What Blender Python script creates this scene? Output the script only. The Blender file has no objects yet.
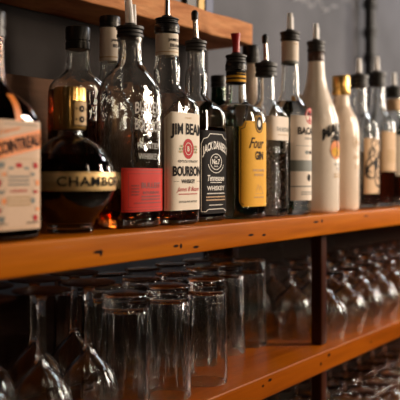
import bpy, bmesh, math, random
from mathutils import Vector, Matrix
random.seed(7)
C = bpy.context.scene.collection
SC = bpy.context.scene
PI = math.pi
# ------------------------------------------------------------------ camera
F = 750.0; CD = 0.62; CZ = 0.07
YAW = math.atan2(550.0, F)                      # angle of the view axis from the shelf direction
SN, CS = math.sin(YAW), math.cos(YAW)
cam = bpy.data.cameras.new('camera'); camo = bpy.data.objects.new('camera', cam); C.objects.link(camo)
camo.location = (0, -CD, CZ); camo.rotation_euler = (PI/2, 0, YAW - PI/2)
cam.sensor_width = 36; cam.lens = F/400*36; cam.shift_y = -0.06; cam.clip_start = 0.02
cam.dof.use_dof = True; cam.dof.focus_distance = 1.10; cam.dof.aperture_fstop = 4.2
SC.camera = camo
def wx_at(px, wy):                               # shelf coordinate seen at column px at depth wy
    t = (px-200)/F
    Z = (wy+CD)/(SN - CS*t)
    return Z*(SN*t + CS)

# ------------------------------------------------------------------ materials
MATS = {}
def nt(name):
    m = bpy.data.materials.new(name); m.use_nodes = True
    n = m.node_tree; b = n.nodes['Principled BSDF']; MATS[name] = m
    return m, n, b
def plain(name, col, rough=.5, metal=0, bump=0, bscale=200, coat=0, var=0.06, spec=.5):
    m, n, b = nt(name)
    b.inputs['Roughness'].default_value = rough; b.inputs['Metallic'].default_value = metal
    b.inputs['Coat Weight'].default_value = coat; b.inputs['Specular IOR Level'].default_value = spec
    tc = n.nodes.new('ShaderNodeTexCoord'); no = n.nodes.new('ShaderNodeTexNoise')
    no.inputs['Scale'].default_value = bscale; n.links.new(tc.outputs['Object'], no.inputs['Vector'])
    mr = n.nodes.new('ShaderNodeMix'); mr.data_type = 'RGBA'
    mr.inputs['A'].default_value = (*[c*(1-var) for c in col], 1); mr.inputs['B'].default_value = (*[min(1, c*(1+var)) for c in col], 1)
    n.links.new(no.outputs['Fac'], mr.inputs['Factor']); n.links.new(mr.outputs['Result'], b.inputs['Base Color'])
    if bump:
        bp = n.nodes.new('ShaderNodeBump'); bp.inputs['Strength'].default_value = bump; bp.inputs['Distance'].default_value = .001
        n.links.new(no.outputs['Fac'], bp.inputs['Height']); n.links.new(bp.outputs['Normal'], b.inputs['Normal'])
    return m
def glass(name, col=(1, 1, 1), rough=0.0, ior=1.47, bump=0, bscale=60, stretch=(1, 1, 1)):
    m, n, b = nt(name)
    b.inputs['Base Color'].default_value = (*col, 1); b.inputs['Roughness'].default_value = rough
    b.inputs['Transmission Weight'].default_value = 1; b.inputs['IOR'].default_value = ior
    if bump:
        tc = n.nodes.new('ShaderNodeTexCoord'); no = n.nodes.new('ShaderNodeTexNoise')
        mp = n.nodes.new('ShaderNodeMapping'); mp.inputs['Scale'].default_value = stretch
        no.inputs['Scale'].default_value = bscale; no.inputs['Detail'].default_value = 1
        n.links.new(tc.outputs['Object'], mp.inputs['Vector']); n.links.new(mp.outputs['Vector'], no.inputs['Vector'])
        bp = n.nodes.new('ShaderNodeBump'); bp.inputs['Strength'].default_value = bump; bp.inputs['Distance'].default_value = .002
        n.links.new(no.outputs['Fac'], bp.inputs['Height']); n.links.new(bp.outputs['Normal'], b.inputs['Normal'])
    return m
def wood(name, c1, c2, c3, rough, coat, scale=1.0, knots=(), bump=.15, axis='X', spec=.09):
    m, n, b = nt(name); N = n.nodes.new; L = n.links.new
    tc = N('ShaderNodeTexCoord'); mp = N('ShaderNodeMapping')
    s = {'X': (1.2, 14, 14), 'Z': (14, 14, 1.2), 'cut': (3, 6, 16)}[axis]
    mp.inputs['Scale'].default_value = tuple(q*scale for q in s); L(tc.outputs['Object'], mp.inputs['Vector'])
    n1 = N('ShaderNodeTexNoise'); n1.inputs['Scale'].default_value = 2.2; n1.inputs['Detail'].default_value = 6; n1.inputs['Distortion'].default_value = .6
    L(mp.outputs['Vector'], n1.inputs['Vector'])
    n2 = N('ShaderNodeTexNoise'); n2.inputs['Scale'].default_value = 9; n2.inputs['Detail'].default_value = 8; L(mp.outputs['Vector'], n2.inputs['Vector'])
    r = N('ShaderNodeValToRGB'); e = r.color_ramp.elements
    e[0].position = .3; e[0].color = (*c1, 1); e[1].position = .7; e[1].color = (*c3, 1)
    x = e.new(.5); x.color = (*c2, 1)
    L(n1.outputs['Fac'], r.inputs['Fac'])
    mx = N('ShaderNodeMix'); mx.data_type = 'RGBA'; mx.blend_type = 'MULTIPLY'; mx.inputs['Factor'].default_value = .45
    L(r.outputs['Color'], mx.inputs['A']); L(n2.outputs['Color'], mx.inputs['B'])
    g = N('ShaderNodeRGBToBW'); L(n2.outputs['Color'], g.inputs['Color'])
    rr = N('ShaderNodeMapRange'); rr.inputs['From Min'].default_value = .3; rr.inputs['From Max'].default_value = .7
    rr.inputs['To Min'].default_value = .6; rr.inputs['To Max'].default_value = 1.15
    L(g.outputs['Val'], rr.inputs['Value']); L(rr.outputs['Result'], mx.inputs['B'])
    col = mx.outputs['Result']
    for (kx, kz, sx, sz) in knots:
        sub = N('ShaderNodeVectorMath'); sub.operation = 'SUBTRACT'; sub.inputs[1].default_value = (kx, 0, kz); L(tc.outputs['Object'], sub.inputs[0])
        mu = N('ShaderNodeVectorMath'); mu.operation = 'MULTIPLY'; mu.inputs[1].default_value = (1/sx, 6, 1/sz); L(sub.outputs[0], mu.inputs[0])
        le = N('ShaderNodeVectorMath'); le.operation = 'LENGTH'; L(mu.outputs[0], le.inputs[0])
        mm = N('ShaderNodeMapRange'); mm.inputs['From Min'].default_value = .6; mm.inputs['From Max'].default_value = 1.3; mm.inputs['To Min'].default_value = 1; mm.inputs['To Max'].default_value = 0
        L(le.outputs['Value'], mm.inputs['Value'])
        k = N('ShaderNodeMix'); k.data_type = 'RGBA'; k.inputs['B'].default_value = (.012, .004, .002, 1)
        L(mm.outputs['Result'], k.inputs['Factor']); L(col, k.inputs['A']); col = k.outputs['Result']
    L(col, b.inputs['Base Color'])
    b.inputs['Roughness'].default_value = rough; b.inputs['Coat Weight'].default_value = coat; b.inputs['Coat Roughness'].default_value = .10; b.inputs['Specular IOR Level'].default_value = spec
    bp = N('ShaderNodeBump'); bp.inputs['Strength'].default_value = bump; bp.inputs['Distance'].default_value = .002
    L(n2.outputs['Fac'], bp.inputs['Height']); L(bp.outputs['Normal'], b.inputs['Normal'])
    return m
CLEAR = glass('clear_glass', (.97, .985, .97), bump=.12, bscale=45)
RIPPLE = glass('rippled_clear_glass', (.96, .97, .95), bump=.5, bscale=60)
TUMBLER = glass('tumbler_glass', (.97, .97, .96), bump=.35, bscale=14, stretch=(14, 14, 2))
STEMG = glass('stemware_glass', (.98, .98, .97), bump=.12, bscale=40)
HAMMER = glass('embossed_glass', (.97, .98, .97))
AMBER = glass('amber_liquid', (.62, .16, .02), ior=1.36)
RUBY = glass('dark_ruby_liquid', (.07, .004, .008), ior=1.36)
BROWN = glass('brown_liquid', (.16, .024, .006), ior=1.36)
GOLDL = glass('golden_liquid', (.85, .45, .10), ior=1.36)
WATER = glass('clear_liquid', (.97, .97, .93), ior=1.34)
DKAMB = glass('dark_amber_glass', (.20, .05, .015))
GREEN = glass('green_glass', (.02, .09, .035))
BLACKP = plain('black_plastic', (.012, .011, .011), .32, bump=.1)
BLACKR = plain('black_rubber', (.018, .016, .015), .5, bump=.2)
STEEL = plain('steel', (.75, .72, .68), .18, 1)
CLEARP = glass('clear_plastic', (.98, .95, .92), .22, 1.45); CLEARP.node_tree.nodes['Principled BSDF'].inputs['Transmission Weight'].default_value = .4
REDP = plain('red_plastic', (.42, .012, .012), .35)
GOLDB = plain('gold_band_foil', (.78, .55, .26), .42, .75)
GOLD = plain('gold_foil', (.85, .52, .16), .28, 1, bump=.2)
CREAM = plain('cream_paper', (.80, .70, .57), .6, bscale=40)
WARM = plain('pale_pink_paper', (.78, .66, .55), .6, bscale=40)
INK = plain('black_ink', (.012, .010, .010), .7, spec=.15)
WHITE = plain('white_ink', (.80, .76, .70), .5)
REDI = plain('red_ink', (.50, .015, .02), .6, spec=.2)
ORNG = plain('orange_ink', (.85, .24, .03), .5)
GOLDI = plain('tan_ink', (.50, .30, .10), .5)
GREENI = plain('green_ink', (.10, .18, .05), .5)
GREYI = plain('grey_ink', (.16, .17, .15), .5)
REDL = plain('red_label_paper', (.60, .030, .018), .6, spec=.25)
DRED = plain('dark_red_ink', (.22, .015, .01), .5)
BLKL = plain('black_label_paper', (.014, .012, .012), .7, spec=.12)
YEL = plain('yellow_label_paper', (.82, .42, .03), .6, spec=.2)
TANL = plain('tan_label_paper', (.62, .40, .22), .6)
MALW = plain('white_coated_glass', (.80, .69, .58), .25, coat=.4)
CRMW = plain('cream_coated_glass', (.80, .64, .50), .25, coat=.4)
EMBW = plain('frosted_lettering', (.62, .59, .55), .18)
PIPE = plain('black_iron', (.012, .012, .013), .4, .3, bump=.4)
POSTM = wood('dark_post_wood', (.035, .010, .005), (.055, .016, .008), (.08, .025, .012), .35, .3, axis='Z')

def z_front(px, y, wy=0.0):                       # a place on the front face of a shelf
    t = (px-200)/F; Z = (wy+CD)/(SN-CS*t)
    return Z*(SN*t+CS), CZ + (176-y)*Z/F
kn = []
for (px, y, a, b_) in [(98, 252, .008, .0022), (101, 253, .003, .004), (176, 246, .006, .002), (181, 246, .003, .0035), (196, 247, .007, .002), (251, 235, .008, .002),
                       (264, 235, .006, .002), (316, 222, .010, .002), (322, 221, .004, .003), (366, 216, .010, .0016)]:
    x, z = z_front(px, y); kn.append((x, z, a, b_))
kn2 = []
for (px, y, a, b_) in [(321, 364, .004, .003), (329, 355, .006, .003), (270, 380, .006, .0025), (263, 386, .004, .002), (371, 342, .004, .002)]:
    x, z = z_front(px, y); kn2.append((x, z, a, b_))
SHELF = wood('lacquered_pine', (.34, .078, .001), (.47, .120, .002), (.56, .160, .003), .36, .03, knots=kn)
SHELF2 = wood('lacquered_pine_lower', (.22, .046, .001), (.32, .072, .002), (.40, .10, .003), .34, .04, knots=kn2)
ROUGH = wood('rough_sawn_wood', (.36, .13, .05), (.56, .24, .10), (.70, .34, .15), .7, 0, scale=1.3, bump=.8, axis='cut')
BOARD = wood('back_board_wood', (.06, .028, .014), (.09, .044, .023), (.13, .062, .032), .7, 0, spec=.1)

# ------------------------------------------------------------------ object helpers
def thing(name, label, cat, loc=(0, 0, 0), group=None):
    o = bpy.data.objects.new(name, None); C.objects.link(o); o.location = loc; o.empty_display_size = .02
    o['label'] = label; o['category'] = cat
    if group: o['group'] = group
    return o
def tag(o, label, cat, group=None):
    o['label'] = label; o['category'] = cat
    if group: o['group'] = group
    return o
def link(name, bm, mats, parent=None, smooth=True, auto=None):
    bmesh.ops.recalc_face_normals(bm, faces=bm.faces)
    me = bpy.data.meshes.new(name); bm.to_mesh(me); bm.free()
    if not isinstance(mats, (list, tuple)): mats = [mats]
    for m in mats: me.materials.append(m)
    if smooth:
        me.polygons.foreach_set('use_smooth', [True]*len(me.polygons))
        if auto is not None: me.set_sharp_from_angle(angle=math.radians(auto))
    o = bpy.data.objects.new(name, me); C.objects.link(o)
    if parent: o.parent = parent
    return o
def box(bm, x0, x1, y0, y1, z0, z1, bev=0, mi=0):
    r = bmesh.ops.create_cube(bm, size=1)
    for v in r['verts']:
        v.co = Vector(((x0+x1)/2+v.co.x*(x1-x0), (y0+y1)/2+v.co.y*(y1-y0), (z0+z1)/2+v.co.z*(z1-z0)))
    es = list({e for v in r['verts'] for e in v.link_edges})
    if bev: bmesh.ops.bevel(bm, geom=es, offset=bev, segments=3, profile=.6, affect='EDGES')
def sgnp(v, p): return math.copysign(abs(v)**p, v)
def section(hx, hy, n, k, N):
    t = 2*PI*k/N
    return hx*sgnp(math.cos(t), 2/n), hy*sgnp(math.sin(t), 2/n)
def interp(prof, steps):
    """monotone cubic through (z, hx, hy, n) points"""
    P = [tuple(p) if len(p) == 4 else (p[0], p[1], p[1], 2) for p in prof]
    out = []
    def slope(i, c):
        if i == 0 or i == len(P)-1: return 0
        h0 = P[i][0]-P[i-1][0]; h1 = P[i+1][0]-P[i][0]
        if h0 < 1e-6 or h1 < 1e-6: return 0
        d0 = (P[i][c]-P[i-1][c])/h0; d1 = (P[i+1][c]-P[i][c])/h1
        if d0*d1 <= 0: return 0
        return 2*d0*d1/(d0+d1)
    for i in range(len(P)-1):
        h = P[i+1][0]-P[i][0]
        m = max(1, min(steps, int(h/.002)))
        for j in range(m):
            s = j/m; row = [P[i][0]+h*s]
            for c in (1, 2, 3):
                a, b = P[i][c], P[i+1][c]; ma, mb = slope(i, c)*h, slope(i+1, c)*h
                row.append((2*s**3-3*s**2+1)*a+(s**3-2*s**2+s)*ma+(-2*s**3+3*s**2)*b+(s**3-s**2)*mb)
            out.append(tuple(row))
    out.append(P[-1]); return out
def loft(bm, rows, N=56, cap0=True, cap1=True, mod=None, mi=0):
    rings = []
    for (z, hx, hy, n) in rows:
        ring = []
        for k in range(N):
            x, y = section(hx, hy, n, k, N)
            if mod:
                q = mod(2*PI*k/N, z); x *= q; y *= q
            ring.append(bm.verts.new((x, y, z)))
        rings.append(ring)
    for a, b in zip(rings, rings[1:]):
        for k in range(N):
            f = bm.faces.new((a[k], a[(k+1) % N], b[(k+1) % N], b[k])); f.material_index = mi
    if cap0: bm.faces.new(rings[0][::-1])
    if cap1: bm.faces.new(rings[-1])
    return rings
def tube(bm, pts, rad, N=12, hollow=False):
    rings = []
    pts = [Vector(p) for p in pts]
    for i, p in enumerate(pts):
        d = (pts[min(i+1, len(pts)-1)]-pts[max(i-1, 0)]).normalized()
        a = d.cross(Vector((0, 1, 0)));
        if a.length < .1: a = d.cross(Vector((1, 0, 0)))
        a.normalize(); b = d.cross(a); r = rad[i] if isinstance(rad, (list, tuple)) else rad
        rings.append([bm.verts.new(p + a*r*math.cos(2*PI*k/N) + b*r*math.sin(2*PI*k/N)) for k in range(N)])
    for a, b in zip(rings, rings[1:]):
        for k in range(N): bm.faces.new((a[k], a[(k+1) % N], b[(k+1) % N], b[k]))
    bm.faces.new(rings[0][::-1]); bm.faces.new(rings[-1])

# ------------------------------------------------------------------ lettering
_tc = {}
def text_mesh(s, bold=0.0, shear=0.0, space=1.0):
    key = (s, bold, shear, space)
    if key not in _tc:
        cu = bpy.data.curves.new('lettering', 'FONT'); cu.body = s; cu.size = 1; cu.offset = bold; cu.shear = shear
        cu.space_character = space; cu.resolution_u = 3; cu.fill_mode = 'FRONT'
        o = bpy.data.objects.new('lettering', cu); C.objects.link(o)
        dg = bpy.context.evaluated_depsgraph_get()
        me = bpy.data.meshes.new_from_object(o.evaluated_get(dg))
        vs = [(v.co.x, v.co.y) for v in me.vertices]; fs = [tuple(p.vertices) for p in me.polygons]
        bpy.data.objects.remove(o); bpy.data.curves.remove(cu); bpy.data.meshes.remove(me)
        x0 = min(v[0] for v in vs); x1 = max(v[0] for v in vs); y0 = min(v[1] for v in vs); y1 = max(v[1] for v in vs)
        _tc[key] = ([((v[0]-x0)/(x1-x0)-.5, (v[1]-y0)/(y1-y0)-.5) for v in vs], fs)
    return _tc[key]

class Label:
    """flat artwork in (u, v) wrapped round the section (hx, hy, n) of a bottle; u = arc length from the front"""
    def __init__(s, hx, hy=None, n=2, profile=None, off=.0005):
        hy = hy or hx; s.bm = bmesh.new(); s.mats = []; s.off = off; s.profile = profile
        s.pts = []; M = 720; acc = 0; prev = None
        for k in range(M+1):
            t = -PI/2 + PI*1.0*k/M*2 - PI
            x = hx*sgnp(math.cos(t), 2/n); y = hy*sgnp(math.sin(t), 2/n)
            if prev: acc += math.hypot(x-prev[0], y-prev[1])
            s.pts.append((acc, x, y)); prev = (x, y)
        mid = s.pts[M//2][0]; s.pts = [(a-mid, x, y) for a, x, y in s.pts]; s.hx = hx
    def mat(s, m):
        if m not in s.mats: s.mats.append(m)
        return s.mats.index(m)
    def at(s, u, v, layer):
        P = s.pts; lo, hi = 0, len(P)-1; u = max(P[0][0], min(P[-1][0], u))
        while hi-lo > 1:
            m = (lo+hi)//2
            if P[m][0] <= u: lo = m
            else: hi = m
        a, b = P[lo], P[hi]; t = (u-a[0])/max(1e-9, b[0]-a[0])
        x = a[1]+(b[1]-a[1])*t; y = a[2]+(b[2]-a[2])*t
        lo2, hi2 = max(0, lo-3), min(len(P)-1, hi+3)
        tx, ty = P[hi2][1]-P[lo2][1], P[hi2][2]-P[lo2][2]; l = math.hypot(tx, ty) or 1
        nx, ny = ty/l, -tx/l
        k = 1
        if s.profile: k = s.profile(v)
        o = s.off+.00025*layer
        return Vector((x*k+nx*o, y*k+ny*o, v))
    def poly(s, pts2, m, layer=0):
        f = s.bm.faces.new([s.bm.verts.new(s.at(u, v, layer)) for u, v in pts2]); f.material_index = s.mat(m)
    def strip(s, u0, u1, vlo, vhi, m, layer=0, N=None):
        """area between two functions of u"""
        N = N or max(2, int((u1-u0)/.002)); f0 = vlo if callable(vlo) else (lambda u: vlo); f1 = vhi if callable(vhi) else (lambda u: vhi)
        mi = s.mat(m); K = max(1, int(abs(f1(0)-f0(0))/.008)) if s.profile else 1
        g = [[s.bm.verts.new(s.at(u0+(u1-u0)*i/N, f0(u0+(u1-u0)*i/N)+(f1(u0+(u1-u0)*i/N)-f0(u0+(u1-u0)*i/N))*j/K, layer)) for j in range(K+1)] for i in range(N+1)]
        for i in range(N):
            for j in range(K):
                f = s.bm.faces.new((g[i][j], g[i+1][j], g[i+1][j+1], g[i][j+1])); f.material_index = mi
    def frame(s, u0, u1, v0, v1, w, m, layer=1):
        s.strip(u0, u1, v0, v0+w, m, layer); s.strip(u0, u1, v1-w, v1, m, layer)
        s.strip(u0, u0+w, v0, v1, m, layer, 1); s.strip(u1-w, u1, v0, v1, m, layer, 1)
    def disc(s, u, v, r, m, layer=1, r2=0, ry=None, N=24, a0=0, a1=2*PI):
        mi = s.mat(m); ry = ry or r; q = r2/r
        for k in range(N):
            t0, t1 = a0+(a1-a0)*k/N, a0+(a1-a0)*(k+1)/N
            P = [(u+r*math.cos(t0), v+ry*math.sin(t0)), (u+r*math.cos(t1), v+ry*math.sin(t1))]
            P += [(u+r*q*math.cos(t1), v+ry*q*math.sin(t1)), (u+r*q*math.cos(t0), v+ry*q*math.sin(t0))] if q else [(u, v)]
            s.poly(P, m, layer)
    def text(s, body, u, v, w, h, m, layer=2, bold=.02, shear=0, arc=0, grow=0, rot=0, space=1.0):
        vs, fs = text_mesh(body, bold, shear, space); mi = s.mat(m); out = []
        for (a, b) in vs:
            y = b*h*(1-grow*(4*a*a)) + arc*(-4*a*a)
            uu, vv = a*w, y
            if rot: uu, vv = uu*math.cos(rot)-vv*math.sin(rot), uu*math.sin(rot)+vv*math.cos(rot)
            out.append(s.bm.verts.new(s.at(u+uu, v+vv, layer)))
        for f in fs:
            try: s.bm.faces.new([out[i] for i in f]).material_index = mi
            except ValueError: pass
    def stroke(s, pts2, w, m, layer=2):
        for (a, b) in zip(pts2, pts2[1:]):
            d = math.hypot(b[0]-a[0], b[1]-a[1]) or 1; nx, ny = -(b[1]-a[1])/d*w/2, (b[0]-a[0])/d*w/2
            s.poly([(a[0]+nx, a[1]+ny), (a[0]-nx, a[1]-ny), (b[0]-nx, b[1]-ny), (b[0]+nx, b[1]+ny)], m, layer)
    def lines(s, u, v, w, h, n, m, layer=2):                     # small print too fine to read: thin ruled dashes
        for k in range(n):
            x = -w/2; rnd = random.Random(k*7+int(v*1e4))
            while x < w/2:
                l = rnd.uniform(.0012, .003); e = min(x+l, w/2)
                s.strip(u+x, u+e, v-k*h, v-k*h+h*.45, m, layer, 1); x = e+.0006
    def done(s, name, parent, label=None):
        me = bpy.data.meshes.new(name); 
        s.bm.to_mesh(me); s.bm.free()
        for m in s.mats: me.materials.append(m)
        o = bpy.data.objects.new(name, me); C.objects.link(o); o.parent = parent
        if label: o['label'] = label
        return o

# ------------------------------------------------------------------ bottle parts
def body(root, prof, mat, wall=.0028, liquid=None, level=.1, lmat=None, base=.008, steps=10, N=64, mod=None, name='glass_body'):
    rows = interp(prof, steps); zt = rows[-1][0]
    def row_at(z):
        for a, b in zip(rows, rows[1:]):
            if a[0] <= z <= b[0]:
                q = (z-a[0])/max(1e-9, b[0]-a[0]); return (z,)+tuple(a[c]+(b[c]-a[c])*q for c in (1, 2, 3))
    bm = bmesh.new()
    if mat in (MALW, CRMW):
        loft(bm, rows, N, True, True, mod)
    else:
        inner = [(z if i else z, max(.002, hx-wall), max(.002, hy-wall), n) for i, (z, hx, hy, n) in enumerate([row_at(base)]+[q for q in rows if q[0] > base+1e-5])]
        rings = loft(bm, rows, N, True, False, mod)
        r2 = loft(bm, inner, N, True, False)
        a, b = rings[-1], r2[-1]
        for k in range(N): bm.faces.new((a[k], a[(k+1) % N], b[(k+1) % N], b[k]))
    link(name, bm, mat, root, auto=40)
    if lmat:
        lr = [(z, hx-wall+.0004, hy-wall+.0004, n) for (z, hx, hy, n) in [row_at(base-.0003)]+[q for q in rows if base < q[0] < level-.0005]+[row_at(level)]]
        bm = bmesh.new(); loft(bm, lr, N); link('liquid', bm, lmat, root, auto=40)
def cap(root, z0, z1, r, mat, ribs=0, name='cap', label=None, collar=True):
    bm = bmesh.new(); h = z1-z0
    rows = [(z0, r*.97, r*.97, 2), (z0+h*.02, r, r, 2)]
    if collar:
        rows += [(z0+h*.30, r, r, 2), (z0+h*.32, r*.93, r*.93, 2), (z0+h*.38, r*.93, r*.93, 2), (z0+h*.40, r, r, 2)]
    rows += [(z1-.002, r, r, 2), (z1-.0005, r*.95, r*.95, 2), (z1, r*.86, r*.86, 2)]
    loft(bm, rows, 72, True, True, (lambda t, z: 1-.03*(math.cos(ribs*t) > 0)) if ribs else None)
    o = link(name, bm, mat, root, auto=35)
    if label: o['label'] = label
    return o
def pourer(root, z0, z1, r, kind='clear', lean=0.0, length=.045, tip=None):
    """black ringed stopper with a spout (and an air tube)"""
    bm = bmesh.new(); h = z1-z0; rows = []
    n = 3
    for k in range(n):
        a = z0+h*k/n; b = z0+h*(k+1)/n
        rr = r*(1, .96, 1.04)[k]
        rows += [(a+.0003, rr*.90, rr*.90, 2), (a+.001, rr, rr, 2), (b-.001, rr, rr, 2), (b-.0003, rr*.90, rr*.90, 2)]
    rows += [(z1+.0002, r*.6, r*.6, 2), (z1+.004, r*.42, r*.42, 2)]
    loft(bm, rows, 40); st = link('pourer', bm, BLACKR, root, auto=35)
    th = 1.35 if kind == 'clear' else 1
    m = {'clear': CLEARP, 'steel': STEEL, 'red': REDP}[kind]
    bm = bmesh.new(); L = length
    if kind == 'red':
        tube(bm, [(0, 0, z1), (.0005, 0, z1+L*.5), (-.001, 0, z1+L)], [.0065, .006, .0085], 16)
    else:
        tube(bm, [(0, 0, z1+.002), (lean*.2, 0, z1+L*.35), (lean*.6, 0, z1+L*.7), (lean, 0, z1+L)], [.0048*th, .0044*th, .004*th, .0038*th], 16)
    sp = link('spout', bm, m, st, auto=60)
    if tip:
        bm = bmesh.new(); tube(bm, [(lean*.9, 0, z1+L*.95), (lean*1.15, 0, z1+L*1.28), (lean*1.25, 0, z1+L*1.4)], [.0055, .0058, .003], 14)
        link('spout_cap', bm, tip, st, auto=60)
    if kind == 'clear':
        bm = bmesh.new(); tube(bm, [(.0105, .002, z1+.001), (.0105, .002, z1+L*.5), (.0115+lean*.3, .002, z1+L*.85)], [.0036, .0034, .003], 10)
        link('air_tube', bm, m, st, auto=60)
    return st
def root_at(name, px, wy, label, cat='bottle', group='liquor bottles on the bar shelf', rz=0):
    t = thing(name, label, cat, (wx_at(px, wy), wy, 0.0004), group); t.rotation_euler = (0, 0, math.radians(rz)); return t

# ================================================================== THE SETTING
def struct(name, bm, m):
    o = link(name, bm, m, smooth=False); o['kind'] = 'structure'; return o
# slate grey painted wall with chalk smears
m, n, b = nt('slate_grey_wall'); N_ = n.nodes.new; L_ = n.links.new
tc = N_('ShaderNodeTexCoord'); n1 = N_('ShaderNodeTexNoise'); n1.inputs['Scale'].default_value = 3.5; n1.inputs['Detail'].default_value = 5; L_(tc.outputs['Object'], n1.inputs['Vector'])
r = N_('ShaderNodeValToRGB'); r.color_ramp.elements[0].color = (.062, .062, .070, 1); r.color_ramp.elements[1].color = (.125, .125, .142, 1)
r.color_ramp.elements[0].position = .3; r.color_ramp.elements[1].position = .75; L_(n1.outputs['Fac'], r.inputs['Fac'])
L_(r.outputs['Color'], b.inputs['Base Color']); b.inputs['Roughness'].default_value = .65; b.inputs['Specular IOR Level'].default_value = .2
WALLM = m
CHALK = plain('chalk', (.26, .26, .27), .9)
WY = .50
bm = bmesh.new(); box(bm, -1.2, 5.2, WY, WY+.08, -1.1, 1.6); struct('wall_back', bm, WALLM)
bm = bmesh.new(); box(bm, -1.2, 5.2, -3.0, WY+.08, -1.16, -1.1); struct('floor', bm, plain('dark_floor', (.05, .035, .025), .5))

def shelf(name, x0, x1, y0, y1, z0, z1, mat, label, bev=.003, cat='shelf', group=None, wob=0):
    bm = bmesh.new(); box(bm, x0, x1, y0, y1, z0, z1, bev)
    if wob:
        bmesh.ops.subdivide_edges(bm, edges=[e for e in bm.edges if e.calc_length() > .5], cuts=60)
        for v in bm.verts:
            k = math.sin(v.co.x*23)*.5+math.sin(v.co.x*61+v.co.z*20)*.5
            if v.co.y < (y0+y1)/2: v.co.y += wob*k
            v.co.z += wob*.5*math.sin(v.co.x*37+v.co.y*3)
    o = link(name, bm, mat, auto=50); return tag(o, label, cat, group)
SX0, SX1 = -.35, 3.4
LZ = -.247; BZ = -.535
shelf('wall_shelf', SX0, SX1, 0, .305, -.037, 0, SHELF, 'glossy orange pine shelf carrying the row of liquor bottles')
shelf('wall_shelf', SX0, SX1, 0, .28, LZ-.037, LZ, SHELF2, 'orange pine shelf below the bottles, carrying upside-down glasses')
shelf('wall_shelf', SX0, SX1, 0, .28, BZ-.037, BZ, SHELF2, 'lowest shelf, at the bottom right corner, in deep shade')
shelf('wall_shelf', -.35, 1.272, .182, .32, .332, .374, ROUGH, 'short rough-sawn brown shelf above the bottles at top left', .004, wob=.0018)
shelf('back_board', SX0, 1.272, .272, .29, .0, .223, BOARD, 'brown wooden board standing behind the bottles at the left', .002, 'board')
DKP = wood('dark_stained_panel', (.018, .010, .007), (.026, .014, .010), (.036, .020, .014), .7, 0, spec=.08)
DKG = plain('charcoal_panel_shade', (.036, .031, .030), .8, bscale=12, var=.3, spec=.1)  # shade beneath the upper shelf, put into the colour
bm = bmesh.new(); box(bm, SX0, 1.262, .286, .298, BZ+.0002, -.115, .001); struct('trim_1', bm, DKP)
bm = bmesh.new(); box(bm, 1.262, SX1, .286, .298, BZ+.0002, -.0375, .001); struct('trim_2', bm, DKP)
bm = bmesh.new(); box(bm, SX0, 1.272, .292, .304, .0, .331, .001); struct('shade_panel', bm, DKG)  # dark sheet added where the wall lies in the upper shelf's shade
for k, (x, y) in enumerate([(1.274, .036), (1.274, .235)]):
    for j, (z0, z1) in enumerate([(LZ, -.037), (BZ, LZ-.037)]):
        bm = bmesh.new(); box(bm, x-.011, x+.011, y-.011, y+.011, z0+.0005, z1-.0005, .003)
        bmesh.ops.create_cube
        o = link('support_post', bm, POSTM, auto=50)
        tag(o, ('front' if k == 0 else 'back') + ' dark wooden post ' + ('between the bottle shelf and the glass shelf' if j == 0 else 'underneath the glass shelf'), 'post', 'shelf posts')
# black pipe on the wall
t = thing('wall_pipe', 'black vertical pipe running up the grey wall at upper right', 'pipe', (wx_at(370, WY-.04), WY-.04, 0))
bm = bmesh.new(); loft(bm, [(-1.09, .020, .020, 2), (1.55, .020, .020, 2)], 24); link('pipe', bm, PIPE, t, auto=40)
for z in (.17, .33, .47, .56, .66):
    bm = bmesh.new(); loft(bm, [(z, .0202, .0202, 2), (z+.003, .026, .026, 2), (z+.028, .026, .026, 2), (z+.031, .0202, .0202, 2)], 24); link('coupling', bm, PIPE, t, auto=40)
# chalk writing, smudged, high on the wall
rnd = random.Random(3)
for (za, zb, xa, xb, lab) in [(.655, .74, 1.98, 2.62, 'larger smudged chalk scribble at the very top of the grey wall'), (.60, .64, 1.98, 2.3, 'short smudged chalk scribble low down beside the white rum spout')]:
    rnd = random.Random(3); bm = bmesh.new(); pts = []; x = xa
    while x < xb:
        pts.append((x+rnd.uniform(-.02, .02), rnd.uniform(za, zb))); x += .012
    vs = []
    for k, (px_, pz_) in enumerate(pts):
        q = rnd.uniform(.001, .0045); vs.append((bm.verts.new((px_-q, WY-.0004, pz_-q)), bm.verts.new((px_+q, WY-.0004, pz_+q))))
    for a, b in zip(vs, vs[1:]): bm.faces.new((a[0], a[1], b[1], b[0]))
    tag(link('chalk_writing', bm, CHALK, smooth=False), lab, 'writing', 'chalk scribbles')

# books on the upper shelf
def book(x, th, h, d, mat, label, rot=0):
    t = thing('book', label, 'book', (x, .200, .3745), 'books on the upper shelf')
    bm = bmesh.new(); box(bm, -th/2, th/2, 0, .0025, 0, h, .0008); box(bm, -th/2, -th/2+.002, 0, d, 0, h); box(bm, th/2-.002, th/2, 0, d, 0, h)
    link('cover', bm, mat, t, False)
    bm = bmesh.new(); box(bm, -th/2+.002, th/2-.002, .003, d-.003, .003, h-.004); link('pages', bm, CREAM, t, False)
bx = wx_at(201, .20)
book(bx-.075, .030, .21, .11, plain('brown_cover', (.06, .035, .03), .5), 'dark brown book standing left of the black book on the upper shelf')
book(bx-.028, .030, .20, .11, BLACKP, 'black book at the left of the yellow book on the upper shelf')
book(bx+.002, .020, .22, .11, plain('yellow_cover', (.75, .46, .06), .5), 'yellow book standing on the upper shelf')
book(bx+.028, .026, .21, .11, plain('blue_cover', (.03, .05, .14), .5), 'dark blue book at the right of the yellow book')

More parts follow.
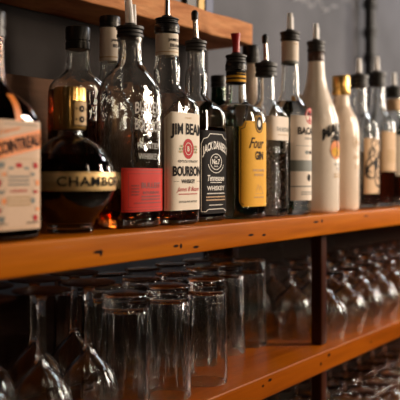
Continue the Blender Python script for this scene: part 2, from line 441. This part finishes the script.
# ================================================================== BOTTLES, FRONT ROW
# orange-labelled liqueur
t = root_at('liqueur_bottle', -7, .050, 'square dark amber liqueur bottle with cream and orange label at far left', rz=3)
S = (.0400, .0400, 6)
P = [(0, .036, .036, 5), (.003, .039, .039, 6), (.01, *S), (.127, *S), (.141, .0372, .0372, 4.5), (.153, .030, .030, 3), (.163, .020, .020, 2.2), (.172, .0150, .0150, 2), (.20, .0125, .0125, 2), (.235, .0120, .0120, 2)]
body(t, P, DKAMB, lmat=BROWN, level=.14)
cap(t, .222, .25, .0135, BLACKP)
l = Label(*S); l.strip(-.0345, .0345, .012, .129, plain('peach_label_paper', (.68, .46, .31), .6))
l.strip(-.0345, .0345, lambda u: .093+u*.22, lambda u: .114+u*.22, ORNG, 1)
l.text('COINTREAU', 0, .1035, .064, .0135, BLKL, 3, .03, rot=.21)
l.text('Liqueur', -.012, .118, .03, .006, ORNG, 2, shear=.3, rot=.2)
l.lines(.004, .1245, .05, .0022, 1, GREYI)
l.frame(-.0325, .0325, .014, .088, .0005, GOLDI)
rnd = random.Random(5)
for sgn in (-1, 1):
    for k in range(7):
        v = .024+k*.0095; u = sgn*(.024+.004*math.sin(k*2.1))
        l.disc(u, v, .0032 if k % 3 else .0042, (GREYI, REDI, ORNG)[(k+(sgn > 0)) % 3], 1, ry=.0018 if k % 2 else .0035, N=10)
        l.stroke([(u-.002*sgn, v-.003), (u-.005*sgn, v+.004)], .0006, GREYI)
l.disc(0, .081, .005, REDI, 1, ry=.0028, N=10); l.disc(-.011, .078, .004, GREYI, 1, ry=.0016, N=10); l.disc(.011, .078, .004, GREYI, 1, ry=.0016, N=10)
l.lines(0, .068, .03, .0042, 3, GREYI); l.lines(0, .046, .034, .004, 3, GOLDI); l.text('LIQUEUR', 0, .0535, .024, .0032, REDI)
l.lines(-.022, .0185, .012, .003, 1, INK); l.lines(.02, .0185, .018, .003, 1, INK)
l.done('label', t)
l = Label(.0150, .0150, 2); 
bm = bmesh.new()
rows = [(.128, .0406), (.134, .0398), (.140, .0382), (.147, .0352), (.153, .0307), (.158, .0262)]
vs = [(bm.verts.new((-.0045, -y, z)), bm.verts.new((.0045, -y, z))) for z, y in rows]
for a, b in zip(vs, vs[1:]): bm.faces.new((a[0], a[1], b[1], b[0]))
link('ribbon', bm, ORNG, t); l.bm.free()

# round raspberry liqueur
t = root_at('liqueur_bottle', 70, .062, 'round dark purple liqueur bottle with gold band and gold crown cap')
R = .0565; zc = .0640
P = [(0, .0275), (.002, .029), (.006, .0285), (.0115, .030)]
for k in range(1, 15):
    a = -1.0+ (1.0+1.27)*k/14; P.append((zc+R*math.sin(a)*1.0, R*math.cos(a)))
P = [p for p in P if p[0] < .0115 or p[1] > 0]; P += [(.1225, .0155), (.128, .0150)]
P = sorted(P)
body(t, P, CLEAR, lmat=RUBY, level=.096, wall=.0035, base=.013, steps=4)
prof = lambda v: math.sqrt(max(1e-6, 1-((v-zc)/(R+.0006))**2))
l = Label(R, R, 2, profile=prof, off=.0010); l.strip(-.17, .17,   .0520, .0745, GOLDB); l.strip(-.17, .17, .0528, .0536, GOLDI, 1); l.strip(-.17, .17, .0729, .0737, GOLDI, 1)
l.text('CHAMBORD', -.006, .0632, .105, .0115, INK, 3, .02, space=1.15)
l.done('gold_band', t)
cp = cap(t, .1270, .1795, .0196, GOLD, ribs=28, collar=False, name='crown_cap', label='fluted gold crown cap')
l = Label(.0197, .0197, 2, off=.0012)
l.strip(-.011, .011, .131, .162, GOLDI)
for v in (.139, .152): l.disc(0, v, .0042, INK, 1, r2=.0014, N=14); l.disc(-.0075, v, .0012, INK, 1, N=8); l.disc(.0075, v, .0012, INK, 1, N=8)
l.frame(-.011, .011, .131, .162, .001, INK); l.done('crest', cp)

# flask with red label
t = root_at('whiskey_bottle', 130, .066, 'clear flask whiskey bottle with red label and twin clear pourer')
S = (.0475, .0345, 2.7)
P = [(0, .043, .031, 2.5), (.003, .046, .0335, 2.6), (.010, *S), (.168, *S), (.184, .0462, .034, 2.6), (.198, .041, .031, 2.3), (.210, .031, .026, 2), (.219, .0215, .0200, 2), (.228, .0172, .0172, 2), (.252, .0162, .0162, 2), (.254, .0175, .0175, 2), (.260, .0175, .0175, 2)]
body(t, P, RIPPLE, lmat=AMBER, level=.024, wall=.0035, base=.012)
pourer(t, .2585, .2745, .0185, 'clear', lean=-.004, length=.038)
l = Label(*S); l.strip(-.045, .045, .022, .080, REDL); l.frame(-.0435, .0435, .024, .078, .0008, DRED); l.frame(-.036, .036, .028, .073, .0005, DRED)
l.text('BULLEIT', .004, .057, .040, .0075, DRED); l.text('BOURBON', .004, .0475, .034, .0035, DRED); l.lines(-.026, .056, .012, .004, 4, DRED); l.lines(.004, .0415, .04, .004, 2, DRED); l.lines(.0, .033, .055, .003, 1, DRED)
l.done('label', t, 'red label')
l = Label(*S, off=.0003)
l.text('BULLEIT', 0, .163, .052, .015, EMBW, 1, 0, arc=.004); l.text('BOURBON', 0, .136, .052, .015, EMBW, 1, 0, arc=-.003)
l.text('FRONTIER', 0, .110, .044, .008, EMBW, 1, -.005); l.text('WHISKEY', 0, .096, .042, .008, EMBW, 1, -.005); l.lines(0, .1500, .03, .003, 1, EMBW)
l.done('raised_lettering', t, 'raised glass lettering')

# white labelled bourbon
t = root_at('bourbon_bottle', 167, .068, 'square bourbon bottle with cream label, red seal and bold black lettering')
S = (.0385, .0385, 5)
P = [(0, .035, .035, 4), (.003, .038, .038, 5), (.009, *S), (.165, *S), (.176, .037, .037, 4.2), (.186, .031, .031, 3), (.196, .0225, .0225, 2.2), (.206, .0195, .0195, 2), (.222, .0200, .0200, 2), (.236, .0178, .0178, 2), (.244, .0163, .0163, 2), (.278, .0158, .0158, 2), (.282, .0158, .0158, 2)]
body(t, P, RIPPLE, lmat=AMBER, level=.040, wall=.003)
cap(t, .278, .291, .0185, BLACKP); pourer(t, .2912, .300, .0168, 'steel', lean=.001, length=.034)
l = Label(*S)
l.strip(-.044, .044, .021, lambda u: .160-max(0, abs(u)-.034)*.9, CREAM)
l.stroke([(-.040, .024), (-.040, .150), (-.033, .157), (.033, .157), (.040, .150), (.040, .024), (-.040, .024)], .0006, GOLDI, 1)
l.text('THE BEST', 0, .1525, .016, .0022, GOLDI)
l.text('JIM BEAM', 0, .1345, .070, .0210, INK, 2, .03, arc=.002)
l.disc(0, .1085, .0130, REDI, 1, ry=.0145, N=18); l.disc(0, .1085, .0082, CREAM, 2, r2=.0074, ry=.0090); l.text('B', 0, .1085, .005, .007, CREAM, 2)
for k in range(9): l.disc(-.020+.0026*(k % 3)+.001*(k//3), .104+.004*(k//3), .0018, (GOLDI, GREENI)[k % 2], 1, N=8); l.disc(.020-.0026*(k % 3), .104+.004*(k//3), .0018, (GOLDI, GREENI)[k % 2], 1, N=8)
l.text('KENTUCKY STRAIGHT', 0, .0905, .046, .0035, INK, 2, .01)
l.text('BOURBON', 0, .0765, .064, .0145, INK, 2, .035); l.text('WHISKEY', 0, .0620, .032, .0058, INK, 2, .02)
l.stroke([(-.030, .062), (-.021, .062)], .0005, INK); l.stroke([(.021, .062), (.030, .062)], .0005, INK)
l.text('James B Beam', 0, .0500, .052, .0085, REDI, 2, 0, shear=.5); l.lines(0, .0432, .044, .003, 1, REDI); l.text('DISTILLED AND BOTTLED', 0, .0330, .042, .0028, INK, 2, .01)
l.done('label', t, 'cream label with black lettering')
l = Label(.0164); l.strip(-.040, .040, .2445, .2755, CREAM); l.text('JAMES B.', -.001, .266, .024, .0055, INK); l.text('BEAM', -.001, .2585, .018, .0048, INK); l.strip(-.04, .04, .2485, .2495, GOLDI, 1); l.lines(-.001, .2535, .022, .002, 1, INK)
l.done('neck_label', t)

# black labelled whiskey
t = root_at('whiskey_bottle', 196, .080, 'square whiskey bottle with black label and ornate white lettering')
S = (.0375, .0375, 6)
P = [(0, .034, .034, 5), (.003, .037, .037, 6), (.009, *S), (.160, *S), (.170, .0365, .0365, 5), (.180, .031, .031, 3), (.190, .0215, .0215, 2), (.198, .0165, .0165, 2), (.212, .0180, .0180, 2), (.226, .0180, .0180, 2), (.240, .0145, .0145, 2), (.262, .0140, .0140, 2), (.266, .0140, .0140, 2)]
body(t, P, CLEAR, lmat=BROWN, level=.145, wall=.003)
pourer(t, .2645, .281, .0165, 'steel', lean=-.003, length=.034, tip=BLACKP)
l = Label(*S); l.strip(-.036, .036, .012, .139, BLKL)
l.stroke([(-.0335, .016), (-.0335, .118), (-.030, .126), (-.022, .128), (-.016, .134), (.016, .134), (.022, .128), (.030, .126), (.0335, .118), (.0335, .016), (.026, .0155), (.02, .019), (-.02, .019), (-.026, .0155), (-.0335, .016)], .0011, WHITE)
l.text("JACK DANIEL'S", 0, .1155, .064, .0165, WHITE, 2, .03, arc=.010)
l.disc(0, .0915, .0155, WHITE, 2, r2=.0142, ry=.0125); l.disc(0, .0915, .0215, WHITE, 2, r2=.0203, ry=.0175, a0=-2.9, a1=-.25)
l.text('OLD', 0, .0985, .008, .0028, WHITE); l.text('No.7', 0, .0915, .020, .0082, WHITE, 2, .03); l.text('BRAND', 0, .0845, .010, .0022, WHITE)
l.text('Tennessee', 0, .0665, .044, .0092, WHITE, 2, .02, shear=.25); l.lines(0, .0590, .03, .003, 1, WHITE)
l.text('WHISKEY', 0, .0510, .046, .0070, WHITE, 2, .02); l.lines(0, .0420, .046, .0040, 1, WHITE); l.lines(0, .0365, .050, .0045, 2, TANL); l.lines(0, .0245, .036, .0030, 1, WHITE)
l.done('label', t, 'black label with white lettering')

# yellow labelled gin
t = root_at('gin_bottle', 236, .074, 'square clear gin bottle with yellow label and red pourer spout')
S = (.0450, .0450, 3)
P = [(0, .041, .041, 2.8), (.003, .044, .044, 3), (.009, *S), (.163, *S), (.175, .0425, .0425, 3), (.184, .035, .035, 2.6), (.190, .022, .022, 2.2), (.198, .0178, .0178, 2), (.215, .0165, .0165, 2), (.252, .0162, .0162, 2)]
body(t, P, CLEAR, lmat=WATER, level=.150, wall=.003)
cap(t, .246, .2575, .0182, BLACKP); pourer(t, .2575, .272, .0170, 'red', length=.036)
l = Label(.0164); l.strip(-.05, .05, .2235, .244, BLKL); l.strip(-.05, .05, .226, .230, YEL, 1); l.strip(-.05, .05, .233, .2365, YEL, 1); l.lines(0, .2395, .03, .002, 1, YEL); l.done('neck_label', t, 'black neck label with yellow bands')
l = Label(*S)
top = lambda u: .1680 if abs(u) < .011 else (.1585 if abs(u) < .033 else .1585-min(.009, (abs(u)-.033)*1.6))
l.strip(-.0430, .0430, lambda u: .020+max(0, abs(u)-.038)*1.8, top, YEL, 0, 48)
l.stroke([(-.0405, .0265), (-.0405, .1455), (-.034, .1475), (-.0325, .1555), (-.0145, .1565)], .0011, INK); l.stroke([(.0405, .0265), (.0405, .1455), (.034, .1475), (.0325, .1555), (.0145, .1565)], .0011, INK)
l.stroke([(-.0405, .0265), (-.036, .0235), (.036, .0235), (.0405, .0265)], .0011, INK)
l.disc(0, .1555, .0125, BLKL, 1, ry=.0155); l.disc(0, .1555, .0105, YEL, 2, r2=.0095, ry=.0133); l.disc(0, .1555, .0045, WHITE, 2, ry=.006)
l.text('Four', -.006, .1235, .040, .0175, INK, 2, .01, shear=.45); l.text('GIN', 0, .103, .024, .0140, INK, 2, .035)
l.text('HANDCRAFTED', 0, .0790, .036, .0040, GOLDI); l.text('DISTILLED', 0, .0715, .028, .0040, GOLDI)
l.stroke([(-.010, .044), (-.003, .056), (.0, .046), (.004, .054), (.012, .042)], .0007, GOLDI); l.stroke([(-.013, .041), (.013, .041)], .0006, GOLDI); l.lines(0, .034, .03, .004, 1, GOLDI)
l.done('label', t, 'yellow label with black lettering')

# dimpled clear gin
t = root_at('gin_bottle', 266, .066, 'clear gin bottle with dimpled glass and pale band, beside yellow-labelled gin')
S = (.0335, .0335, 4)
P = [(0, .030, .030, 3.5), (.003, .033, .033, 4), (.009, *S), (.165, *S), (.178, .032, .032, 3.5), (.188, .026, .026, 3), (.197, .018, .018, 2), (.206, .0150, .0150, 2), (.245, .0150, .0150, 2)]
dim = lambda a, z: (1+.028*math.sin(a*14+ (z*500//6.2 % 2)*PI)*math.cos(z*506)) if .016 < z < .118 else 1
body(t, P, HAMMER, lmat=WATER, level=.11, wall=.003, steps=90, N=144, mod=dim)
pourer(t, .2435, .268, .0190, 'steel', lean=-.003, length=.036, tip=BLACKP)
l = Label(*S); l.strip(-.048, .048, .131, .1725, WARM); l.text('THE BOTANIST', .006, .150, .052, .0075, GREYI, 2, .01); l.lines(.002, .140, .036, .003, 1, GOLDI); l.done('label', t)

# white rum with bat emblem
t = root_at('rum_bottle', 290, .060, 'round white rum bottle, paper neck label and red roundel above black lettering')
S = (.0385, .0385, 2)
P = [(0, .034), (.003, .0375), (.009, .0385), (.165, .0385), (.180, .037), (.196, .030), (.212, .0205), (.228, .0170), (.255, .0158), (.278, .0150), (.318, .0148)]
body(t, P, CLEAR, lmat=WATER, level=.205, wall=.003)
pourer(t, .3165, .3335, .0178, 'clear', lean=.0, length=.034)
l = Label(.0152); l.strip(-.05, .05, .279, .3145, WARM); l.stroke([(-.01, .288), (.008, .304)], .002, GOLDI); l.strip(-.05, .05, .2735, .279, GREYI); l.lines(0, .309, .02, .003, 1, GOLDI); l.done('neck_label', t)
l = Label(*S); l.strip(-.040, .040, .026, .178, WARM)
l.disc(0.004, .178, .0150, REDI, 1); l.disc(.004, .178, .0125, WARM, 2, r2=.0115)
l.stroke([(-.005, .180), (-.001, .184), (.004, .179), (.009, .184), (.013, .180)], .003, INK)
l.text('BACARDI', .004, .1505, .062, .0135, INK, 2, .03); l.text('CARTA BLANCA', .006, .137, .036, .0042, GREYI); l.strip(-.03, .03, .1235, .1242, GREYI, 1)
l.disc(-.006, .112, .006, GREYI, 1, ry=.0035); l.disc(.006, .112, .006, INK, 1, ry=.0035)
l.strip(-.040, .040, .078, .098, GREYI, 1); l.strip(-.040, .040, .050, .052, GREYI, 1); l.disc(.0, .0665, .006, INK, 1, ry=.0065); l.lines(0, .040, .04, .004, 2, GREYI)
l.done('label', t)

# white coconut rum
t = root_at('rum_bottle', 316, .060, 'white coconut rum bottle with palm tree and orange sun picture')
P = [(0, .040), (.003, .0435), (.010, .0445), (.150, .0445), (.176, .0425), (.198, .0370), (.220, .0290), (.245, .0210), (.265, .0175), (.285, .0160), (.292, .0158)]
body(t, P, MALW)
bm = bmesh.new(); loft(bm, [(.2905, .0158, .0158, 2), (.293, .0166, .0166, 2), (.307, .0166, .0166, 2), (.309, .0150, .0150, 2)], 40); link('collar', bm, plain('dark_brown_foil', (.06, .025, .015), .3), t, auto=40)
pourer(t, .309, .331, .0172, 'clear', lean=-.001, length=.034)
S = (.0446, .0446, 2); l = Label(*S)
l.text('MALIBU', .001, .160, .076, .0220, BLKL, 2, .04, arc=.014)
l.disc(-.003, .1200, .0170, ORNG, 1, ry=.0190); l.disc(-.003, .1150, .0140, YEL, 2, ry=.0095)
l.stroke([(-.002, .108), (.0, .124), (-.003, .138)], .0034, BLKL, 3)
for a in range(7):
    q = -.3+a*.63; l.stroke([(-.003, .138), (-.003+.008*math.cos(q), .141+.007*math.sin(q)), (-.003+.016*math.cos(q), .137+.011*math.sin(q))], .0034, BLKL, 3)
l.strip(-.008, .020, .1065, .1078, DRED, 2); l.text('CARIBBEAN', .006, .092, .034, .0035, GREYI); l.text('RUM', .006, .084, .014, .0045, GREYI); l.lines(.006, .072, .034, .005, 2, GOLDI)
l.done('printed_label', t)

# cream liqueur
t = root_at('cream_liqueur_bottle', 341, .064, 'cream coloured liqueur bottle with gold cap, right of the palm tree bottle')
P = [(0, .034), (.003, .0365), (.010, .0370), (.150, .0370), (.172, .0355), (.190, .0310), (.205, .0230), (.217, .0180), (.234, .0160), (.238, .0160)]
body(t, P, CRMW)
cap(t, .2365, .277, .0185, GOLD)
l = Label(.0371); l.text('Rum', .004, .140, .030, .018, GOLDI, 1, .01, shear=.3); l.disc(.004, .139, .020, GOLDI, 1, r2=.0188); l.text('CREAM', .004, .108, .036, .007, GOLDI); l.lines(.004, .09, .03, .005, 2, GOLDI); l.done('printed_label', t)

# bottle with swirling dark drawing
t = root_at('rum_bottle', 359, .066, 'clear rum bottle with tan label of dark curling tentacles')
S = (.0385, .0385, 3.2)
P = [(0, .034, .034, 3), (.003, .0375, .0375, 3.2), (.010, *S), (.165, *S), (.180, .0360, .0360, 3), (.194, .029, .029, 2.4), (.207, .0195, .0195, 2), (.222, .0165, .0165, 2), (.262, .0158, .0158, 2)]
body(t, P, RIPPLE, lmat=BROWN, level=.035, wall=.003)
pourer(t, .2605, .289, .0195, 'clear', lean=-.001, length=.036)
l = Label(*S); l.strip(-.038, .038, .032, .150, TANL); rnd = random.Random(11)
for k in range(18):
    a = rnd.uniform(0, 6.28); pts = []; u0, v0 = rnd.uniform(-.012, .012), rnd.uniform(.07, .12)
    for j in range(22):
        rr = j*.0021; a += .26*(1 if k % 2 else -1)*(.25+j*.030); u0 += .0030*math.cos(a); v0 += .0030*math.sin(a)
        pts.append((max(-.035, min(.035, u0)), max(.036, min(.146, v0))))
    l.stroke(pts, .0030-.0002*(k % 3), INK, 1)
l.disc(0, .095, .010, INK, 1, ry=.015); l.done('label', t)

t = root_at('whiskey_bottle', 377, .068, 'amber whiskey bottle with plain tan label, second from the right')
S = (.040, .040, 2.3)
P = [(0, .036, .036, 2.2), (.003, .039, .039, 2.3), (.010, *S), (.170, *S), (.188, .038, .038, 2.3), (.203, .031, .031, 2.1), (.218, .0215, .0215, 2), (.235, .0172, .0172, 2), (.275, .0160, .0160, 2)]
body(t, P, CLEAR, lmat=BROWN, level=.125, wall=.003)
pourer(t, .2735, .306, .0195, 'clear', lean=.001, length=.036)
l = Label(*S); l.strip(-.04, .04, .080, .170, TANL); l.text('RESERVE', 0, .150, .05, .009, GOLDI) if False else None; l.frame(-.037, .037, .084, .166, .0008, GOLDI); l.disc(0, .145, .009, GOLDI, 1, r2=.007); l.lines(0, .125, .05, .006, 5, GOLDI); l.done('label', t)

t = root_at('whiskey_bottle', 394, .066, 'whiskey bottle with short black cap at the right edge of the photo')
S = (.038, .038, 2)
P = [(0, .034), (.003, .037), (.010, .038), (.165, .038), (.183, .036), (.20, .027), (.213, .0195), (.235, .0175), (.258, .0165)]
body(t, P, CLEAR, lmat=BROWN, level=.12, wall=.003)
l = Label(.0178); l.strip(-.05, .05, .226, .252, TANL); l.done('neck_label', t)
pourer(t, .2565, .282, .0195, 'clear', lean=.001, length=.034)
l = Label(*S); l.strip(-.04, .04, .070, .165, CREAM); l.lines(0, .13, .05, .008, 4, GOLDI); l.done('label', t)
t = root_at('liqueur_bottle', 408, .066, 'green glass bottle peeking in at the right edge')
body(t, [(0, .032), (.003, .034), (.010, .035), (.160, .035), (.185, .028), (.205, .017), (.25, .015)], GREEN, lmat=None, wall=.003); cap(t, .245, .275, .0165, BLACKP)

# ================================================================== BACK ROW
G = 'bottles standing in the back row'
t = root_at('whiskey_bottle', 78, .165, 'broad dark bourbon bottle with black cap behind the round liqueur bottle', group=G)
S = (.0435, .034, 2.8)
P = [(0, .040, .031, 2.5), (.003, .043, .033, 2.6), (.010, *S), (.180, *S), (.196, .042, .033, 2.7), (.207, .035, .030, 2.3), (.215, .0245, .024, 2), (.223, .0175, .0175, 2), (.256, .0165, .0165, 2)]
body(t, P, RIPPLE, lmat=BROWN, level=.192, wall=.003); cap(t, .252, .285, .0180, BLACKP)
t = root_at('bourbon_bottle', 110, .175, 'bourbon bottle with pale neck label, half hidden behind the red-labelled flask', group=G)
S = (.0305, .0305, 5)
P = [(0, .028, .028, 4), (.009, *S), (.165, *S), (.176, .030, .030, 4), (.190, .025, .025, 2.5), (.200, .0185, .0185, 2), (.215, .0185, .0185, 2), (.236, .0155, .0155, 2), (.300, .0148, .0148, 2)]
body(t, P, CLEAR, lmat=AMBER, level=.06, wall=.003); cap(t, .298, .315, .0162, BLACKP)
l = Label(.0155); l.strip(-.04, .04, .245, .296, WARM); l.text('JAMES B.', .0, .276, .022, .005, INK); l.text('BEAM', .0, .268, .016, .005, INK); l.strip(-.04, .04, .250, .2515, GOLDI, 1); l.done('neck_label', t)
t = root_at('wine_bottle', 219, .185, 'dark green bottle standing behind the black-labelled whiskey', group=G)
body(t, [(0, .033), (.003, .036), (.010, .037), (.165, .037), (.185, .031), (.200, .020), (.215, .0155), (.240, .0145)], GREEN, wall=.003); cap(t, .236, .258, .0158, BLACKP)
t = root_at('rum_bottle', 251, .175, 'pale necked bottle with black cap behind the yellow-labelled gin', group=G)
body(t, [(0, .034), (.003, .037), (.010, .038), (.165, .038), (.19, .030), (.212, .019), (.24, .0155), (.292, .015)], CRMW); cap(t, .2905, .327, .0175, BLACKP)
t = root_at('gin_bottle', 300, .165, 'green glass bottle glimpsed behind the white rum bottles', group=G)
body(t, [(0, .033), (.003, .036), (.010, .037), (.140, .037), (.165, .030), (.185, .018), (.22, .015)], GREEN, wall=.003); cap(t, .216, .243, .0158, GOLD)
t = root_at('liqueur_bottle', 20, .18, 'tall dark bottle behind the orange-labelled liqueur', group=G) if False else None

# ================================================================== GLASSES
def revolve(rows, N=48, mod=None):
    bm = bmesh.new(); rr = [(z, r, r, 2) for z, r in rows]
    loft(bm, rr, N, True, True, mod); return bm
def copy_tree(o, parent=None):
    c = o.copy(); C.objects.link(c)
    if parent: c.parent = parent
    for ch in list(o.children): copy_tree(ch, c)
    return c
def ring_shell(outer, inner, N=48, mod=None):
    """closed wall: outer profile rim->pole, inner pole->rim (list of (z, r))"""
    bm = bmesh.new(); A = loft(bm, [(z, r, r, 2) for z, r in outer], N, False, True)
    B = loft(bm, [(z, r, r, 2) for z, r in inner], N, False, True, mod)
    for k in range(N): bm.faces.new((A[0][k], A[0][(k+1) % N], B[0][(k+1) % N], B[0][k]))
    return bm
# upside-down wine glass: rim on the shelf, foot at the top
def wine_glass(H, rb, rr, zb, stem=.0042, foot=.034):
    t = thing('wine_glass', '', 'glass')
    o = []; i = []
    ctl = interp([(0, rr), (.28, rb*.97), (.46, rb), (.62, rb*.90), (.76, rb*.66), (.86, rb*.38), (.93, rb*.22), (1, .0062)], 60)
    ctl = [(0, rr)] + [(q[0], q[1]) for q in ctl]
    def pr(s):                                  # s 0 rim .. 1 bowl end
        return min(ctl, key=lambda q: abs(q[0]-s))[1]
    n = 22
    for k in range(n+1):
        s = k/n; o.append((zb*s, max(.006, pr(s))))
    for k in range(n+1):
        s = k/n; i.append(((zb-.004)*s, max(.0015, pr(s)-.0013-.003*max(0, (s-.8)/.2))))
    bm = ring_shell(o, i); link('bowl', bm, STEMG, t, auto=50)
    rows = [(zb-.0005, .0062), (zb+.006, .0052), (zb+.016, stem), ((zb+H)/2, stem*.95), (H-.012, stem*1.05), (H-.006, stem*1.6), (H-.003, .0105)]
    link('stem', revolve(rows, 28), STEMG, t, auto=60)
    link('foot', revolve([(H-.0028, .0107), (H-.0022, foot*.7), (H-.0016, foot*.97), (H-.0008, foot), (H, foot*.98), (H, foot*.5)], 48), STEMG, t, auto=30)
    return t
def highball(H=.160, r0=.0335, r1=.0300):
    # upside down: rim at z 0, thick base at the top
    o = [(0, r0-.0006), (.001, r0), (H*.5, (r0+r1)/2+.0006), (H*.84, r1+.0008), (H*.90, r1), (H-.004, r1+.0004), (H-.001, r1-.0008), (H, r1-.003)]
    i = [(0.0, r0-.0022), (H*.45, (r0+r1)/2-.0020), (H*.75, r1-.0028), (H*.845, r1-.0045), (H*.862, r1-.009), (H*.868, .006)]
    o2 = [(z, r) for z, r, _, _ in interp(o, 8)]; i2 = [(z, r) for z, r, _, _ in interp(i, 8)]
    bm = ring_shell(o2, i2, 72, lambda a, z: 1-.040*(.5+.5*math.cos(10*a))*min(1, max(0, (z-.01)/.03)))
    return link('highball_glass', bm, TUMBLER, auto=45)
LT = LZ+.0004
names = []
proto = wine_glass(.185, .0370, .031, .108, .0050)
first = [True]
def put(src, x, y, label, group, z=LT, used=set()):
    o = src if src.name not in used else copy_tree(src); used.add(src.name)
    o.location = (x, y, z); o.rotation_euler = (0, 0, random.uniform(0, 6)); o['label'] = label; o['group'] = group; o['category'] = 'glass'
    return o
ORD = 'first second third fourth fifth sixth seventh eighth ninth tenth eleventh twelfth thirteenth'.split()
def px_of(x, y): return 200+F*(SN*x-CS*(y+CD))/(CS*x+SN*(y+CD))
WG = 'upside-down wine glasses at the left of the lower shelf'
for x, y, lab in [(.511, .042, 'upside-down wine glass at the bottom left corner, cut by the photo edge'),
                  (.590, .040, 'upside-down wine glass in front, second from the left edge'),
                  (.669, .042, 'upside-down wine glass in front, next to the first tall tumbler'),
                  (.573, .120, 'upside-down wine glass in the second row, leftmost of that row'),
                  (.650, .120, 'upside-down wine glass behind the front glass second from the left'),
                  (.725, .125, 'upside-down wine glass in the second row, its stem seen left of the tumblers')]:
    put(proto, x, y, lab, WG)
hb = highball()
HG = 'upside-down tumblers left of the post'
front = ['nearest upside-down tall tumbler, beside the wine glasses', 'upside-down tall tumbler in the middle of the three front ones', 'upside-down tall tumbler, rightmost of the three front ones']
for k, x in enumerate((.753, .846, .940)): put(hb, x, .058, front[k], HG)
for k, x in enumerate((.80, .885, .965, 1.045, 1.12, 1.195)):
    put(hb, x, .142, 'blurred upside-down tumbler left of the dark post, %s from the left in the second row' % ORD[k], HG)
for k, x in enumerate((.82, .90, .98, 1.06, 1.14, 1.215)):
    put(hb, x, .222, 'blurred upside-down tumbler left of the dark post, %s from the left in the back row' % ORD[k], HG)
gob = wine_glass(.126, .040, .033, .096, .005, .030)
for y, row in ((.055, 'front'), (.142, 'middle'), (.229, 'back')):
    for k in range(10):
        x = 1.345+.088*k+(.02 if row == 'middle' else 0)
        if px_of(x, y) > 425: break
        put(gob, x, y, 'blurred upside-down short goblet, %s to the right of the dark post in the %s row' % (ORD[k], row), 'upside-down goblets right of the post')
BT = BZ+.0004
for y, row in ((.075, 'front'), (.156, 'middle'), (.237, 'back')):
    n_row = 0
    for k in range(13):
        x = 1.03+.088*k
        if abs(x-1.274) < .055 and row != 'middle': continue
        if not 235 < px_of(x, y) < 425: continue
        n_row += 1
        put(gob, x, y, 'blurred upside-down goblet on the lowest shelf, %s from the left in the %s row' % (ORD[n_row-1], row), 'goblets on the lowest shelf', BT)

# ================================================================== LIGHT
def area(loc, target, sx, sy, power, col, name):
    l = bpy.data.lights.new(name, 'AREA'); l.shape = 'RECTANGLE'; l.size = sx; l.size_y = sy; l.energy = power; l.color = col
    o = bpy.data.objects.new(name, l); C.objects.link(o); o.location = loc
    o.rotation_euler = (Vector(target)-Vector(loc)).to_track_quat('-Z', 'Y').to_euler(); return o
area((2.55, -1.55, .75), (1.1, .1, .05), .26, 1.0, 54, (1, .84, .68), 'window_light')
area((4.2, -.55, .60), (1.2, .05, .10), .35, 1.0, 24, (1, .88, .76), 'edge_strip_light')  # added strip for bright right edges on bottles and glasses
area((.9, -1.9, 1.1), (1.1, .1, .0), .12, .7, 2.5, (1, .76, .54), 'tall_lamp')
area((3.0, -.35, 1.35), (2.5, .5, .45), .5, .3, 9, (.90, .94, 1), 'wall_fill_light')  # added unseen light, brightens the grey wall at the right only
for k in range(5):  # unseen low point lights, added for highlights on the lower glasses
    l = bpy.data.lights.new('low_glint_light', 'POINT'); l.energy = .9; l.shadow_soft_size = .022; l.color = (1, .78, .56)
    o = bpy.data.objects.new('low_glint_light', l); C.objects.link(o); o.location = (.2+.6*k, -1.55-.2*(k % 2), -.12+.05*(k % 2))
for k in range(10):
    l = bpy.data.lights.new('pendant_bulb', 'POINT'); l.energy = 4.5; l.shadow_soft_size = .026; l.color = (1, .74, .48)
    o = bpy.data.objects.new('pendant_bulb', l); C.objects.link(o); o.location = (.1+.42*k, -1.9-.15*(k % 2), .62+.07*(k % 3))
w = bpy.data.worlds.new('room'); SC.world = w; w.use_nodes = True
bg = w.node_tree.nodes['Background']; bg.inputs['Color'].default_value = (.9, .62, .45, 1); bg.inputs['Strength'].default_value = .008

SC.view_settings.view_transform = 'Standard'; SC.view_settings.look = 'None'; SC.view_settings.gamma = 1; SC.view_settings.exposure = 0.0
SC.view_settings.use_curve_mapping = False
cy = SC.cycles
cy.max_bounces = 24; cy.transmission_bounces = 20; cy.glossy_bounces = 6; cy.diffuse_bounces = 3; cy.transparent_max_bounces = 12
cy.sample_clamp_indirect = 10; cy.use_denoising = True; cy.caustics_reflective = True; cy.caustics_refractive = True; cy.blur_glossy = .3
